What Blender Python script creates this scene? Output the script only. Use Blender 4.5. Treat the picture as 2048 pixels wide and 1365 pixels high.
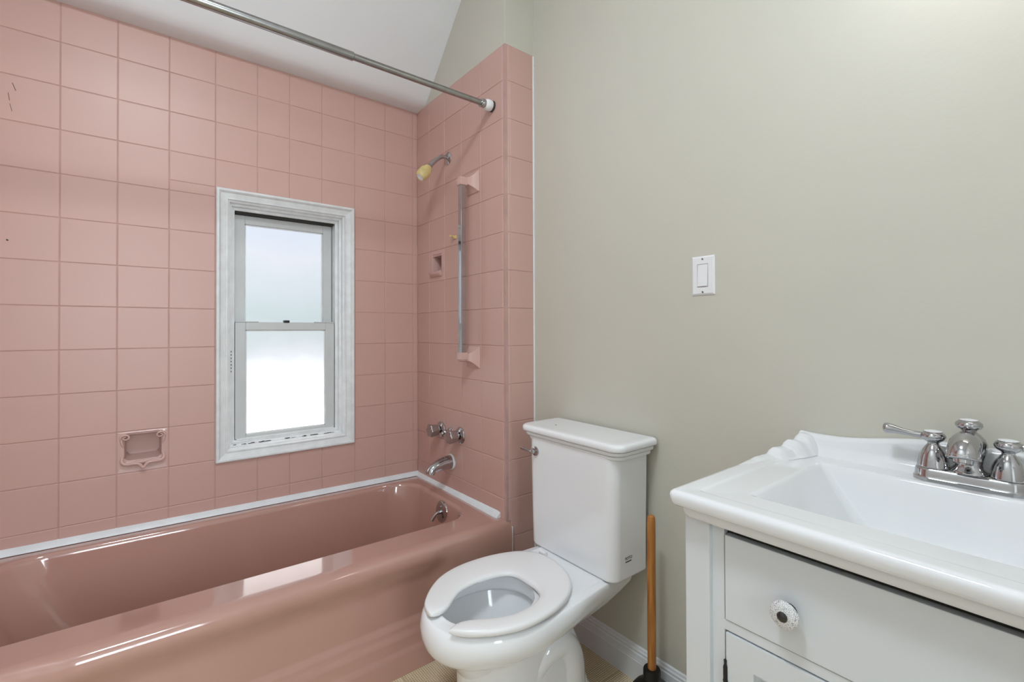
import bpy, bmesh, math, random
from mathutils import Vector, Matrix
random.seed(7)
S = bpy.context.scene
C = S.collection
for o in list(bpy.data.objects): bpy.data.objects.remove(o)

# ------------------------------------------------------------------ camera
CAM = (-1.14190, -2.25256, 1.16186); YAW, PITCH, ROLL, FPX = 0.668097, 0.0087686, -0.0036736, 935.28
f = Vector((math.sin(YAW)*math.cos(PITCH), math.cos(YAW)*math.cos(PITCH), math.sin(PITCH)))
r = f.cross(Vector((0, 0, 1))).normalized(); u = r.cross(f)
c_, s_ = math.cos(ROLL), math.sin(ROLL)
r2 = c_*r+s_*u; u2 = -s_*r+c_*u
cam = bpy.data.objects.new('camera', bpy.data.cameras.new('camera')); C.objects.link(cam)
cam.matrix_world = Matrix(((r2.x, u2.x, -f.x, CAM[0]), (r2.y, u2.y, -f.y, CAM[1]), (r2.z, u2.z, -f.z, CAM[2]), (0, 0, 0, 1)))
cam.data.sensor_width = 36; cam.data.lens = FPX/2048*36; cam.data.shift_y = -29.23/2048
cam.data.clip_start = 0.02; cam.data.clip_end = 50
S.camera = cam
# ------------------------------------------------------------------ world, exposure
W = bpy.data.worlds.new('world'); S.world = W; W.use_nodes = True
W.node_tree.nodes['Background'].inputs[0].default_value = (0.80, 0.88, 1.0, 1); W.node_tree.nodes['Background'].inputs[1].default_value = 0.6
S.view_settings.view_transform = 'Standard'; S.view_settings.look = 'None'; S.view_settings.gamma = 1
S.view_settings.use_curve_mapping = False; S.view_settings.exposure = 0.06
PANE_LIGHT = 2.3      # daylight through the frosted panes
VANITY_LIGHT = 5.5     # globes of the lamp over the sink
CEILING_LIGHT = 66.0    # dome lamp on the ceiling
FILL_LIGHT = 13.0      # added fill light, shaped as a window in the unseen hall

# ------------------------------------------------------------------ materials
def srgb(r, g, b):
    t = lambda v: (v/255/12.92) if v/255 <= 0.04045 else ((v/255+0.055)/1.055)**2.4
    return (t(r), t(g), t(b), 1)
MATS = {}
def mat(name, col, rough=0.4, metal=0.0, var=0.0, vscale=6.0, bump=0.0, bscale=60.0, coat=0.0, spec=0.5, col2=None):
    m = bpy.data.materials.new(name); m.use_nodes = True
    n = m.node_tree.nodes; l = m.node_tree.links; p = n['Principled BSDF']
    p.inputs['Roughness'].default_value = rough; p.inputs['Metallic'].default_value = metal
    p.inputs['Coat Weight'].default_value = coat; p.inputs['Coat Roughness'].default_value = 0.05
    p.inputs['Specular IOR Level'].default_value = spec
    tc = n.new('ShaderNodeTexCoord')
    no = n.new('ShaderNodeTexNoise'); no.inputs['Scale'].default_value = vscale; no.inputs['Detail'].default_value = 5
    l.new(tc.outputs['Object'], no.inputs['Vector'])
    ra = n.new('ShaderNodeValToRGB'); ra.color_ramp.elements[0].position = 0.35; ra.color_ramp.elements[1].position = 0.65
    a = col; b = col2 or tuple(min(1, c*(1-var)) for c in col[:3])+(1,)
    ra.color_ramp.elements[0].color = b; ra.color_ramp.elements[1].color = a
    l.new(no.outputs['Fac'], ra.inputs['Fac']); l.new(ra.outputs['Color'], p.inputs['Base Color'])
    if bump:
        n2 = n.new('ShaderNodeTexNoise'); n2.inputs['Scale'].default_value = bscale; n2.inputs['Detail'].default_value = 4
        l.new(tc.outputs['Object'], n2.inputs['Vector'])
        bp = n.new('ShaderNodeBump'); bp.inputs['Strength'].default_value = bump; bp.inputs['Distance'].default_value = 0.002
        l.new(n2.outputs['Fac'], bp.inputs['Height']); l.new(bp.outputs['Normal'], p.inputs['Normal'])
    MATS[name] = m
    return m
mat('pink_tile', srgb(203, 165, 154), 0.38, var=0.03, vscale=3, bump=0.08, bscale=25, spec=0.45)
mat('pink_grout', srgb(196, 160, 152), 0.8, var=0.12, vscale=15)
mat('pink_tub', srgb(186, 144, 131), 0.10, var=0.04, vscale=3, coat=1.0)
mat('pink_ceramic', srgb(207, 171, 162), 0.15, var=0.03)
mat('green_paint', srgb(203, 200, 187), 0.45, var=0.02, vscale=3, bump=0.15, bscale=90)
mat('white_ceiling', srgb(234, 235, 236), 0.7, var=0.02, vscale=3, bump=0.1, bscale=40)
mat('white_trim', srgb(226, 228, 230), 0.35, var=0.03, vscale=8)
mat('white_caulk', srgb(232, 236, 238), 0.4, var=0.08, vscale=14)
mat('window_paint', srgb(232, 234, 234), 0.4, var=0.10, vscale=25, bump=0.2, bscale=80)
mat('sash_vinyl', srgb(205, 207, 206), 0.4, var=0.05, vscale=10)
mat('grime', srgb(70, 66, 60), 0.8, var=0.3)
mat('porcelain', srgb(242, 244, 246), 0.08, var=0.01, vscale=3, coat=0.4)
mat('seat_plastic', srgb(238, 238, 238), 0.22, var=0.01, vscale=4)
mat('sink_porcelain', srgb(230, 232, 234), 0.10, var=0.01, vscale=3, coat=0.4)
mat('cabinet_paint', srgb(218, 222, 224), 0.35, var=0.015, vscale=5)
mat('chrome', (0.50, 0.50, 0.51, 1), 0.08, 1.0, var=0.08, vscale=20)
mat('brushed_steel', (0.40, 0.40, 0.39, 1), 0.24, 1.0, var=0.12, vscale=40)
mat('black_metal', srgb(18, 18, 18), 0.35, var=0.2)
mat('dark_steel', (0.10, 0.10, 0.10, 1), 0.25, 0.9, var=0.2)
mat('black_rubber', srgb(14, 14, 14), 0.45, var=0.2)
mat('ivory_plastic', srgb(226, 204, 140), 0.35, var=0.12, vscale=30)
mat('white_plastic', srgb(236, 237, 238), 0.3, var=0.01)
mat('soft_rubber', srgb(60, 58, 58), 0.6, var=0.1)
mat('shade_dark', srgb(38, 34, 22), 0.7, var=0.2)  # dark colour standing in for shade inside narrow gaps
mat('print_black', srgb(35, 35, 38), 0.5)
mat('door_paint', srgb(232, 232, 230), 0.45, var=0.02)

def nodes_of(name):
    m = bpy.data.materials.new(name); m.use_nodes = True; MATS[name] = m
    return m, m.node_tree.nodes, m.node_tree.links, m.node_tree.nodes['Principled BSDF']
def wood():
    m, n, l, p = nodes_of('handle_wood')
    tc = n.new('ShaderNodeTexCoord'); mp = n.new('ShaderNodeMapping'); mp.inputs['Scale'].default_value = (60, 60, 5)
    no = n.new('ShaderNodeTexNoise'); no.inputs['Scale'].default_value = 1.5; no.inputs['Detail'].default_value = 8
    ra = n.new('ShaderNodeValToRGB'); ra.color_ramp.elements[0].position = 0.3; ra.color_ramp.elements[1].position = 0.7
    ra.color_ramp.elements[0].color = srgb(150, 90, 36); ra.color_ramp.elements[1].color = srgb(196, 134, 66)
    l.new(tc.outputs['Object'], mp.inputs['Vector']); l.new(mp.outputs['Vector'], no.inputs['Vector'])
    l.new(no.outputs['Fac'], ra.inputs['Fac']); l.new(ra.outputs['Color'], p.inputs['Base Color']); p.inputs['Roughness'].default_value = 0.45
wood()
def vinyl():
    m, n, l, p = nodes_of('floor_vinyl')
    tc = n.new('ShaderNodeTexCoord')
    def wave(axis):
        w = n.new('ShaderNodeTexWave'); w.wave_type = 'BANDS'; w.bands_direction = axis
        w.inputs['Scale'].default_value = 42; w.inputs['Distortion'].default_value = 2.2; w.inputs['Detail'].default_value = 4; w.inputs['Detail Scale'].default_value = 9
        l.new(tc.outputs['Object'], w.inputs['Vector']); return w
    a, b = wave('X'), wave('Y')
    mx = n.new('ShaderNodeMath'); mx.operation = 'MULTIPLY'; l.new(a.outputs['Fac'], mx.inputs[0]); l.new(b.outputs['Fac'], mx.inputs[1])
    no = n.new('ShaderNodeTexNoise'); no.inputs['Scale'].default_value = 9; no.inputs['Detail'].default_value = 8; l.new(tc.outputs['Object'], no.inputs['Vector'])
    ad = n.new('ShaderNodeMath'); ad.operation = 'MULTIPLY_ADD'; ad.inputs[1].default_value = 0.7; l.new(no.outputs['Fac'], ad.inputs[0]); l.new(mx.outputs[0], ad.inputs[2])
    ra = n.new('ShaderNodeValToRGB'); ra.color_ramp.elements[0].position = 0.25; ra.color_ramp.elements[1].position = 1.0
    ra.color_ramp.elements[0].color = srgb(178, 154, 118); ra.color_ramp.elements[1].color = srgb(240, 228, 200)
    l.new(ad.outputs[0], ra.inputs['Fac']); l.new(ra.outputs['Color'], p.inputs['Base Color']); p.inputs['Roughness'].default_value = 0.5
    bp = n.new('ShaderNodeBump'); bp.inputs['Strength'].default_value = 0.4; bp.inputs['Distance'].default_value = 0.002
    l.new(ad.outputs[0], bp.inputs['Height']); l.new(bp.outputs['Normal'], p.inputs['Normal'])
vinyl()
mat('floor_joint', srgb(196, 180, 150), 0.7, var=0.1)
def crackle():
    m, n, l, p = nodes_of('crackle_ceramic')
    tc = n.new('ShaderNodeTexCoord'); v = n.new('ShaderNodeTexVoronoi'); v.feature = 'DISTANCE_TO_EDGE'; v.inputs['Scale'].default_value = 420
    ra = n.new('ShaderNodeValToRGB'); ra.color_ramp.elements[0].position = 0.02; ra.color_ramp.elements[1].position = 0.12
    ra.color_ramp.elements[0].color = srgb(150, 150, 150); ra.color_ramp.elements[1].color = srgb(236, 236, 236)
    l.new(tc.outputs['Object'], v.inputs['Vector']); l.new(v.outputs['Distance'], ra.inputs['Fac']); l.new(ra.outputs['Color'], p.inputs['Base Color']); p.inputs['Roughness'].default_value = 0.2
crackle()
def pane_mat():      # frosted pane, lit from behind by the daylight outside
    m, n, l, p = nodes_of('frosted_pane')
    tc = n.new('ShaderNodeTexCoord'); mp = n.new('ShaderNodeMapping'); mp.inputs['Scale'].default_value = (1.2, 1, 2.0)
    no = n.new('ShaderNodeTexNoise'); no.inputs['Scale'].default_value = 2.4; no.inputs['Detail'].default_value = 4
    sx = n.new('ShaderNodeSeparateXYZ'); ad = n.new('ShaderNodeMath'); ad.operation = 'MULTIPLY_ADD'; ad.inputs[1].default_value = 0.24
    sb = n.new('ShaderNodeMath'); sb.operation = 'SUBTRACT'; sb.inputs[1].default_value = 0.12
    ra = n.new('ShaderNodeValToRGB'); e = ra.color_ramp.elements
    e[0].position = 0.10; e[0].color = (1, 1, 1, 1); e[1].position = 0.97; e[1].color = (0.29, 0.315, 0.36, 1)
    for q, c in ((0.26, (0.60, 0.61, 0.63, 1)), (0.42, (0.33, 0.345, 0.37, 1)), (0.50, (0.265, 0.295, 0.305, 1)), (0.60, (0.235, 0.275, 0.285, 1)), (0.74, (0.27, 0.30, 0.32, 1)), (0.86, (0.31, 0.325, 0.355, 1))):
        k = e.new(q); k.color = c
    l.new(tc.outputs['Object'], mp.inputs['Vector']); l.new(mp.outputs['Vector'], no.inputs['Vector'])
    l.new(tc.outputs['Object'], sx.inputs[0]); l.new(no.outputs['Fac'], ad.inputs[0]); l.new(sx.outputs['Z'], ad.inputs[2])
    l.new(ad.outputs[0], sb.inputs[0]); l.new(sb.outputs[0], ra.inputs['Fac'])
    l.new(ra.outputs['Color'], p.inputs['Emission Color']); p.inputs['Emission Strength'].default_value = PANE_LIGHT
    p.inputs['Base Color'].default_value = (0.06, 0.065, 0.07, 1); p.inputs['Roughness'].default_value = 0.35
pane_mat()
def lamp_mat(name, col, strength):
    m, n, l, p = nodes_of(name)
    p.inputs['Emission Color'].default_value = col; p.inputs['Emission Strength'].default_value = strength
    p.inputs['Base Color'].default_value = (0.8, 0.8, 0.8, 1); p.inputs['Roughness'].default_value = 0.3
lamp_mat('globe_glass', (1.0, 0.95, 0.90, 1), VANITY_LIGHT)
lamp_mat('dome_glass', (0.84, 0.93, 1.0, 1), CEILING_LIGHT)
lamp_mat('fill_glass', (0.83, 0.92, 1.0, 1), FILL_LIGHT)

# ------------------------------------------------------------------ geometry helpers
class G:
    def __init__(s): s.v = []; s.f = []
    def add(s, v, f):
        k = len(s.v); s.v += [tuple(p) for p in v]; s.f += [tuple(i+k for i in q) for q in f]; return s
    def box(s, a, b):
        x0, y0, z0 = [min(i, j) for i, j in zip(a, b)]; x1, y1, z1 = [max(i, j) for i, j in zip(a, b)]
        return s.add([(x0, y0, z0), (x1, y0, z0), (x1, y1, z0), (x0, y1, z0), (x0, y0, z1), (x1, y0, z1), (x1, y1, z1), (x0, y1, z1)],
                     [(0, 3, 2, 1), (4, 5, 6, 7), (0, 1, 5, 4), (1, 2, 6, 5), (2, 3, 7, 6), (3, 0, 4, 7)])
    def loft(s, rings, cap0=True, cap1=True, closed=True):
        n = len(rings[0]); v = [p for q in rings for p in q]; F = []
        for i in range(len(rings)-1):
            for j in range(n if closed else n-1):
                k = (j+1) % n
                F.append((i*n+j, i*n+k, (i+1)*n+k, (i+1)*n+j))
        if cap0: F.append(tuple(range(n-1, -1, -1)))
        if cap1: F.append(tuple(range((len(rings)-1)*n, len(rings)*n)))
        return s.add(v, F)
    def lathe(s, prof, org=(0, 0, 0), d=(0, 0, 1), n=32):
        d = Vector(d).normalized(); a = d.orthogonal().normalized(); b = d.cross(a); o = Vector(org)
        return s.loft([[o+d*t+(a*math.cos(q)+b*math.sin(q))*max(R, 1e-4) for q in [2*math.pi*i/n for i in range(n)]] for R, t in prof])
    def tube(s, path, rad, n=16, flat=None):
        P = [Vector(p) for p in path]; R = rad if isinstance(rad, (list, tuple)) else [rad]*len(P)
        T = [(P[min(i+1, len(P)-1)]-P[max(i-1, 0)]).normalized() for i in range(len(P))]
        a = T[0].orthogonal().normalized(); rings = []
        for p, t, q in zip(P, T, R):
            a = (a-t*a.dot(t)).normalized(); b = t.cross(a)
            rings.append([p+(a*math.cos(w)+b*math.sin(w))*q for w in [2*math.pi*i/n for i in range(n)]])
        return s.loft(rings)
    def prism(s, poly, a, b, ax=2):
        def P(p, t): return {2: (p[0], p[1], t), 1: (p[0], t, p[1]), 0: (t, p[0], p[1])}[ax]
        return s.loft([[P(p, a) for p in poly], [P(p, b) for p in poly]])
    def build(s, name, m, root=None, part=None, smooth=35, bevel=0, seg=2, sub=0, shift=None):
        L = Vector(root.location) if root is not None else Vector(shift or (0, 0, 0))
        me = bpy.data.meshes.new(name); me.from_pydata([Vector(p)-L for p in s.v], [], s.f)
        bm = bmesh.new(); bm.from_mesh(me); bmesh.ops.recalc_face_normals(bm, faces=bm.faces)
        if bevel:
            es = [e for e in bm.edges if len(e.link_faces) == 2 and e.calc_face_angle(0) > 0.6]
            bmesh.ops.bevel(bm, geom=es, offset=bevel, segments=seg, profile=0.5, affect='EDGES', clamp_overlap=True)
        bm.to_mesh(me); bm.free()
        me.materials.append(MATS[m])
        if smooth:
            me.polygons.foreach_set('use_smooth', [True]*len(me.polygons)); me.set_sharp_from_angle(angle=math.radians(smooth))
        o = bpy.data.objects.new(name, me); C.objects.link(o)
        if root is None: o.location = L
        else: o.parent = part or root
        if smooth:
            md = o.modifiers.new('wn', 'WEIGHTED_NORMAL'); md.keep_sharp = True; md.weight = 60
        if sub:
            md = o.modifiers.new('sub', 'SUBSURF'); md.levels = sub; md.render_levels = sub
        return o
def tag(o, label=None, cat=None, group=None, kind=None):
    if label: o['label'] = label
    if cat: o['category'] = cat
    if group: o['group'] = group
    if kind: o['kind'] = kind
    return o
def thing(name, loc, label, cat, group=None, kind=None):
    o = bpy.data.objects.new(name, None); o.empty_display_size = 0.05; C.objects.link(o); o.location = loc
    bpy.context.view_layer.update()
    return tag(o, label, cat, group, kind)
def rrect(x0, x1, y0, y1, rad, z, n=6):
    R = rad if isinstance(rad, (list, tuple)) else [rad]*4
    out = []
    for (cx, cy, a0, q) in ((x1-R[0], y1-R[0], 0, R[0]), (x0+R[1], y1-R[1], 90, R[1]), (x0+R[2], y0+R[2], 180, R[2]), (x1-R[3], y0+R[3], 270, R[3])):
        for i in range(n+1):
            a = math.radians(a0+90*i/n); out.append((cx+q*math.cos(a), cy+q*math.sin(a), z))
    return out
def sm(a, b, x):
    t = max(0, min(1, (x-a)/(b-a))); return t*t*(3-2*t)
def catmull(P, n, closed=False):
    P = [Vector(p) for p in P]; m = len(P); out = []
    segs = m if closed else m-1
    g = lambda i: P[i % m] if closed else P[max(0, min(m-1, i))]
    dense = []
    for i in range(segs):
        a, b, c, d = g(i-1), g(i), g(i+1), g(i+2)
        for k in range(12):
            t = k/12
            dense.append(0.5*((2*b)+(c-a)*t+(2*a-5*b+4*c-d)*t*t+(3*b-a-3*c+d)*t**3))
    dense.append(P[0] if closed else P[-1])
    cum = [0]
    for i in range(1, len(dense)): cum.append(cum[-1]+(dense[i]-dense[i-1]).length)
    j = 0
    for k in range(n):
        s = cum[-1]*k/(n if closed else n-1)
        while j < len(cum)-2 and cum[j+1] < s: j += 1
        t = (s-cum[j])/max(1e-9, cum[j+1]-cum[j]); out.append(dense[j].lerp(dense[j+1], min(1, t)))
    return out

# ------------------------------------------------------------------ room shell
P = 0.154; Z0 = 0.483; GX = 0.154
ROW = [Z0+P*k for k in range(-3, 12)]          # joints between tile rows
TOP = 2.322                                     # top of the tiling
RETY = -0.764                                   # face of the short return beside the shower wall
WX0, WX1, WZ0, WZ1 = -0.908, -0.340, 0.624, 1.755
LEFT, FRONT, CEIL = -1.80, -3.00, 2.78
def slab(g, us, vs, holes, fn):
    us = sorted(set(us+[h for q in holes for h in q[:2]])); vs = sorted(set(vs+[h for q in holes for h in q[2:]]))
    for a, b in zip(us, us[1:]):
        for c, d in zip(vs, vs[1:]):
            mu, mv = (a+b)/2, (c+d)/2
            if not any(h[0] < mu < h[1] and h[2] < mv < h[3] for h in holes): fn(g, a, b, c, d)
    return g
SOAP_W = (-1.217, -1.063, 0.637, 0.791); SOAP_E = (-0.283, -0.129, 1.407, 1.561)
GR = 0.0018                                     # grout lies this far behind the tile faces
g = slab(G(), [LEFT-0.1, GX+0.1], [0, 3.0], [(WX0+0.004, WX1-0.004, WZ0+0.004, WZ1-0.004), (SOAP_W[0]+.012, SOAP_W[1]-.012, SOAP_W[2]+.012, SOAP_W[3]-.012)],
         lambda g, a, b, c, d: g.box((a, GR, c), (b, 0.16, d)))
wall_back = tag(g.build('wall_back', 'pink_grout', smooth=0), 'pink tiled wall behind the bathtub with the window', 'wall', kind='structure')
g = slab(G(), [RETY+GR, GR], [0, TOP+0.002], [(SOAP_E[0]+.03, SOAP_E[1]-.03, SOAP_E[2]+.03, SOAP_E[3]-.03)], lambda g, a, b, c, d: g.box((GR, a, c), (GX+0.02, b, d)))
wall_end = tag(g.build('wall_shower_end', 'pink_grout', smooth=0), 'pink tiled end wall carrying the shower head and taps', 'wall', kind='structure')
g = G().box((0.001, RETY+0.001, TOP), (GX+0.02, GR, 3.0)); g.build('painted_upper', 'green_paint', wall_end, bevel=0.004)
wall_right = tag(G().box((GX, FRONT-0.1, 0), (GX+0.1, 0.1, 3.0)).build('wall_right', 'green_paint', smooth=0), 'plain sage beige painted wall behind toilet and sink', 'wall', kind='structure')
# sloping ceiling with a soft plaster bend above the tiles
prof = [(0.02, 2.316), (0.0, 2.317), (-0.03, 2.318), (-0.06, 2.321), (-0.085, 2.330), (-0.11, 2.348), (-0.14, 2.376), (-0.18, 2.417), (-0.437, 2.680), (-0.53, 2.775), (-0.55, CEIL), (FRONT-0.1, CEIL)]
g = G().loft([[(x, y, z) for y, z in prof]+[(x, y, z+0.12) for y, z in reversed(prof)] for x in (LEFT-0.1, GX+0.05)])
ceiling = tag(g.build('ceiling', 'white_ceiling', smooth=50), 'white sloping ceiling over the bathtub', 'ceiling', kind='structure')
g = G().box((-1.625, -0.80, 0), (LEFT-0.1, 0.02, 2.6))
wall_left = g.build('wall_left', 'pink_ceramic', smooth=0); tag(wall_left, 'wall at the left end of the bathtub', 'wall', kind='structure')
G().box((LEFT-0.1, FRONT-0.1, 0), (LEFT, 0.0, 3.0)).build('painted_wall', 'door_paint', wall_left, smooth=0)
g = slab(G(), [LEFT-0.1, GX+0.1], [0, 3.0], [(-1.62, -0.82, -1, 2.05)], lambda g, a, b, c, d: g.box((a, FRONT, c), (b, FRONT-0.1, d)))
wall_front = tag(g.build('wall_front', 'door_paint', smooth=0), 'painted wall with the open doorway behind the viewer', 'wall', kind='structure')
# hall beyond the open doorway
g = G().box((LEFT-0.6, FRONT-1.5, 0), (GX+0.1, FRONT-1.4, 2.6)).box((LEFT-0.7, FRONT-1.5, 0), (LEFT-0.6, FRONT-0.1, 2.6)).box((GX, FRONT-1.5, 0), (GX+0.1, FRONT-0.1, 2.6)).box((LEFT-0.7, FRONT-1.5, 2.5), (GX+0.1, FRONT-0.1, 2.6))
tag(g.build('wall_hall', 'door_paint', smooth=0), 'pale hall walls beyond the doorway', 'wall', kind='structure')
floor = tag(G().box((LEFT-0.7, FRONT-1.5, -0.1), (GX+0.1, 0.1, -0.0015)).build('floor', 'floor_joint', smooth=0), 'tan woven pattern vinyl tile floor', 'floor', kind='structure')

# ------------------------------------------------------------------ tiles
TM = {}
def tile_mesh(w, h, t=0.008, m='pink_tile', b=0.0022):
    k = (round(w, 4), round(h, 4), m)
    if k not in TM:
        g = G().box((-w/2, 0, -h/2), (w/2, t, h/2)); o = g.build('tile', m, smooth=0, bevel=b, seg=3)
        TM[k] = o.data; bpy.data.objects.remove(o)
    return TM[k]
def tile(wall, me, loc, rot=0, tilt=0.003):
    o = bpy.data.objects.new('tile', me); C.objects.link(o); o.parent = wall; o.location = Vector(loc)-Vector(wall.location)
    o.rotation_euler = (random.uniform(-tilt, tilt), random.uniform(-tilt/4, tilt/4), rot+random.uniform(-tilt, tilt)); return o
JG = 0.0021
rows = [(a, b) for a, b in zip(ROW[2:], ROW[3:]+[TOP+JG/2])]
rows = [(max(a, 0.395), b) for a, b in rows]
colsA = [0, -0.026, -0.180, -0.334]; colsM = [-0.334, -0.488, -0.628, -0.756, -0.910]; colsB = [-0.910, -1.063, -1.217, -1.371, -1.525, -1.624]
def put_w(x1, x0, a, b):
    w, h = x1-x0-JG, b-a-JG
    if h < 0.008: return
    tile(wall_back, tile_mesh(w, h), ((x0+x1)/2, 0, (a+b)/2))
for a, b in rows:
    for cols in (colsA, colsB):
        for x1, x0 in zip(cols, cols[1:]):
            if x0 == SOAP_W[0] and abs(a-SOAP_W[2]) < 0.01: continue
            if x1 == -0.910 and a < WZ1 < b: put_w(x1, x0, a, WZ1); put_w(x1, x0, WZ1, b)
            else: put_w(x1, x0, a, b)
    for x1, x0 in zip(colsM, colsM[1:]):
        if b <= WZ0 or a >= WZ1: put_w(x1, x0, a, b)
        elif a < WZ0: put_w(x1, x0, a, WZ0)
        elif b > WZ1: put_w(x1, x0, WZ1, b)
for a, b, w in (((-1.4865, 1.996), (-1.4785, 1.972), .0008), ((-1.496, 1.960), (-1.493, 1.935), .0007), ((-1.492, 1.925), (-1.487, 1.900), .0006), ((-1.498, 1.47), (-1.494, 1.467), .0022)):
    G().tube([(a[0], -.0004, a[1]), (b[0], -.0004, b[1])], w, 6).build('scuff_mark', 'grime', wall_back)
ecols = [0, -0.129, -0.283, -0.437, -0.591]
BN = {}
def bull(h):
    k = round(h, 4)
    if k not in BN:
        rr = 0.024; y1 = -0.591-JG/2; poly = [(0.008, y1), (0.0022, y1), (0.0006, y1-0.0006), (0, y1-0.0022), (0, y1-0.005), (0, RETY+rr+0.004)]
        poly += [(rr-rr*math.cos(a), RETY+rr-rr*math.sin(a)) for a in [math.pi/2*i/10 for i in range(11)]]
        poly += [(rr, RETY+0.008), (0.008, RETY+rr)]
        ins = lambda p, d: (p[0]+d*0.7, p[1]+d*0.5)
        g = G().loft([[(*ins(p, .0018), -h/2) for p in poly], [(*p, -h/2+.0018) for p in poly], [(*p, h/2-.0018) for p in poly], [(*ins(p, .0018), h/2) for p in poly]])
        o = g.build('tile', 'pink_tile', smooth=20); BN[k] = o.data; bpy.data.objects.remove(o)
    return BN[k]
for a, b in rows:
    h = b-a-JG
    for y1, y0 in zip(ecols, ecols[1:]):
        if y0 == SOAP_E[0] and abs(a-SOAP_E[2]) < 0.01: continue
        tile(wall_end, tile_mesh(y1-y0-JG, h), (0, (y0+y1)/2, (a+b)/2), -math.pi/2)
    o = bpy.data.objects.new('tile', bull(h)); C.objects.link(o); o.parent = wall_end; o.location = (0, 0, (a+b)/2)
for a, b in [(0.002, ROW[0])]+[(p, q) for p, q in zip(ROW, ROW[1:]+[TOP+JG/2])]:
    if b-a < 0.01: continue
    x0 = 0.0252
    tile(wall_end, tile_mesh(GX-0.004-x0-JG, b-a-JG), ((x0+GX-0.004)/2, RETY, (a+b)/2))
G().box((GX-0.006, RETY-0.003, 0.1), (GX+0.001, RETY+0.004, TOP)).build('caulk_bead', 'white_caulk', wall_end, bevel=0.002)
# floor tiles, laid square to the walls
FT = 0.3048
for i in range(-5, 3):
    for j in range(-8, 4):
        x0 = -0.458+FT*i; y0 = -1.216+FT*j
        xa, xb, ya, yb = max(x0, LEFT), min(x0+FT, GX), max(y0, FRONT), min(y0+FT, 0)
        if xb-xa < 0.02 or yb-ya < 0.02 or ya > -0.72: continue
        k = ('f', round(xb-xa, 4), round(yb-ya, 4))
        if k not in TM:
            w, h = xb-xa-0.002, yb-ya-0.002
            o = G().box((-w/2, -h/2, -0.003), (w/2, h/2, 0)).build('tile', 'floor_vinyl', smooth=0, bevel=0.0008, seg=1); TM[k] = o.data; bpy.data.objects.remove(o)
        o = bpy.data.objects.new('tile', TM[k]); C.objects.link(o); o.parent = floor; o.location = ((xa+xb)/2, (ya+yb)/2, 0)
# baseboard on the right wall
bp = [(0, 0), (0.016, 0), (0.016, 0.068), (0.0145, 0.071), (0.0145, 0.075), (0.013, 0.078), (0.012, 0.090), (0.0095, 0.093), (0.0095, 0.100), (0.006, 0.104), (0.005, 0.110), (0.002, 0.113), (0, 0.113)]
g = G().loft([[(GX-a, y, b) for a, b in bp] for y in (FRONT, RETY)])
tag(g.build('baseboard_right', 'white_trim', smooth=25), 'white moulded baseboard along the sage wall', 'baseboard', kind='structure')

# ------------------------------------------------------------------ window
win = thing('window_1', ((WX0+WX1)/2, 0, WZ0), 'white double-hung window with frosted panes in the pink tile', 'window', kind='structure')
pr = [(0, .006), (0, -.010), (.003, -.013), (.009, -.013), (.013, -.010), (.017, -.003), (.034, .003), (.036, -.001), (.041, -.001), (.043, .008), (.050, .011), (.052, .030), (.060, .032), (.062, .050), (.073, .052), (.075, .13)]
def wring(d, y): return [(WX0+d, y, WZ0+d), (WX1-d, y, WZ0+d), (WX1-d, y, WZ1-d), (WX0+d, y, WZ1-d)]
for i in range(4):
    k = (i+1) % 4
    rr_ = [wring(d, y) for d, y in pr]
    G().loft([[q[i], q[k]] for q in rr_], False, False, False).build('casing_board', 'window_paint', win, smooth=25)
def sash(name, x0, x1, z0, z1, y0, y1, st, top, bot, label):
    s = G(); s.box((x0, y0, z0), (x0+st, y1, z1)); s.box((x1-st, y0, z0), (x1, y1, z1))
    o = s.build(name, 'sash_vinyl', win, bevel=0.002)
    G().box((x0+st, y0, z1-top), (x1-st, y1, z1)).build('rail', 'sash_vinyl', win, o, bevel=0.002)
    G().box((x0+st, y0, z0), (x1-st, y1, z0+bot)).build('rail', 'sash_vinyl', win, o, bevel=0.002)
    ym = (y0+y1)/2
    p = G().box((x0+st-.004, ym-.003, z0+bot-.004), (x1-st+.004, ym+.003, z1-top+.004)).build('pane', 'frosted_pane', win, o, smooth=0)
    b = G()
    for (a, c) in (((x0+st, z0+bot), (x0+st+.005, z1-top)), ((x1-st-.005, z0+bot), (x1-st, z1-top)), ((x0+st, z0+bot), (x1-st, z0+bot+.005)), ((x0+st, z1-top-.005), (x1-st, z1-top))):
        b.box((a[0], ym-.009, a[1]), (c[0], ym, c[1]))
    b.build('glazing_bead', 'window_paint', win, o, bevel=0.001)
    o['label'] = label; return o
SX0, SX1 = WX0+.076, WX1-.076
up = sash('upper_sash', SX0+.002, SX1-.002, 1.165, 1.673, .092, .122, .040, .037, .034, 'raised grey upper sash set further out')
lo = sash('lower_sash', SX0, SX1, .700, 1.202, .056, .086, .040, .034, .014, 'grey lower sash in front')
G().box((SX0+.001, .054, 1.2022), (SX0+.09, .07, 1.2065)).box((SX1-.09, .054, 1.2022), (SX1-.001, .07, 1.2065)).build('tilt_latch', 'sash_vinyl', win, lo, bevel=0.001)
G().box((-.640, .052, 1.201), (-.616, .075, 1.212)).build('sash_lock', 'black_metal', win, lo, bevel=0.002)
G().box((SX0+.001, .060, 1.6735), (SX1-.001, .128, 1.690)).build('head_shade', 'shade_dark', win)  # dark box painting in the shade of the recess above the upper sash
G().box((SX0+.005, .048, .694), (SX1-.005, .092, .702)).build('sill_lip', 'window_paint', win, bevel=0.001)
G().loft([[(x, .02, .672), (x, .055, .690), (x, .14, .694), (x, .14, .66), (x, .02, .66)] for x in (SX0-.02, SX1+.02)]).build('sill', 'window_paint', win)
g = G()
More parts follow.
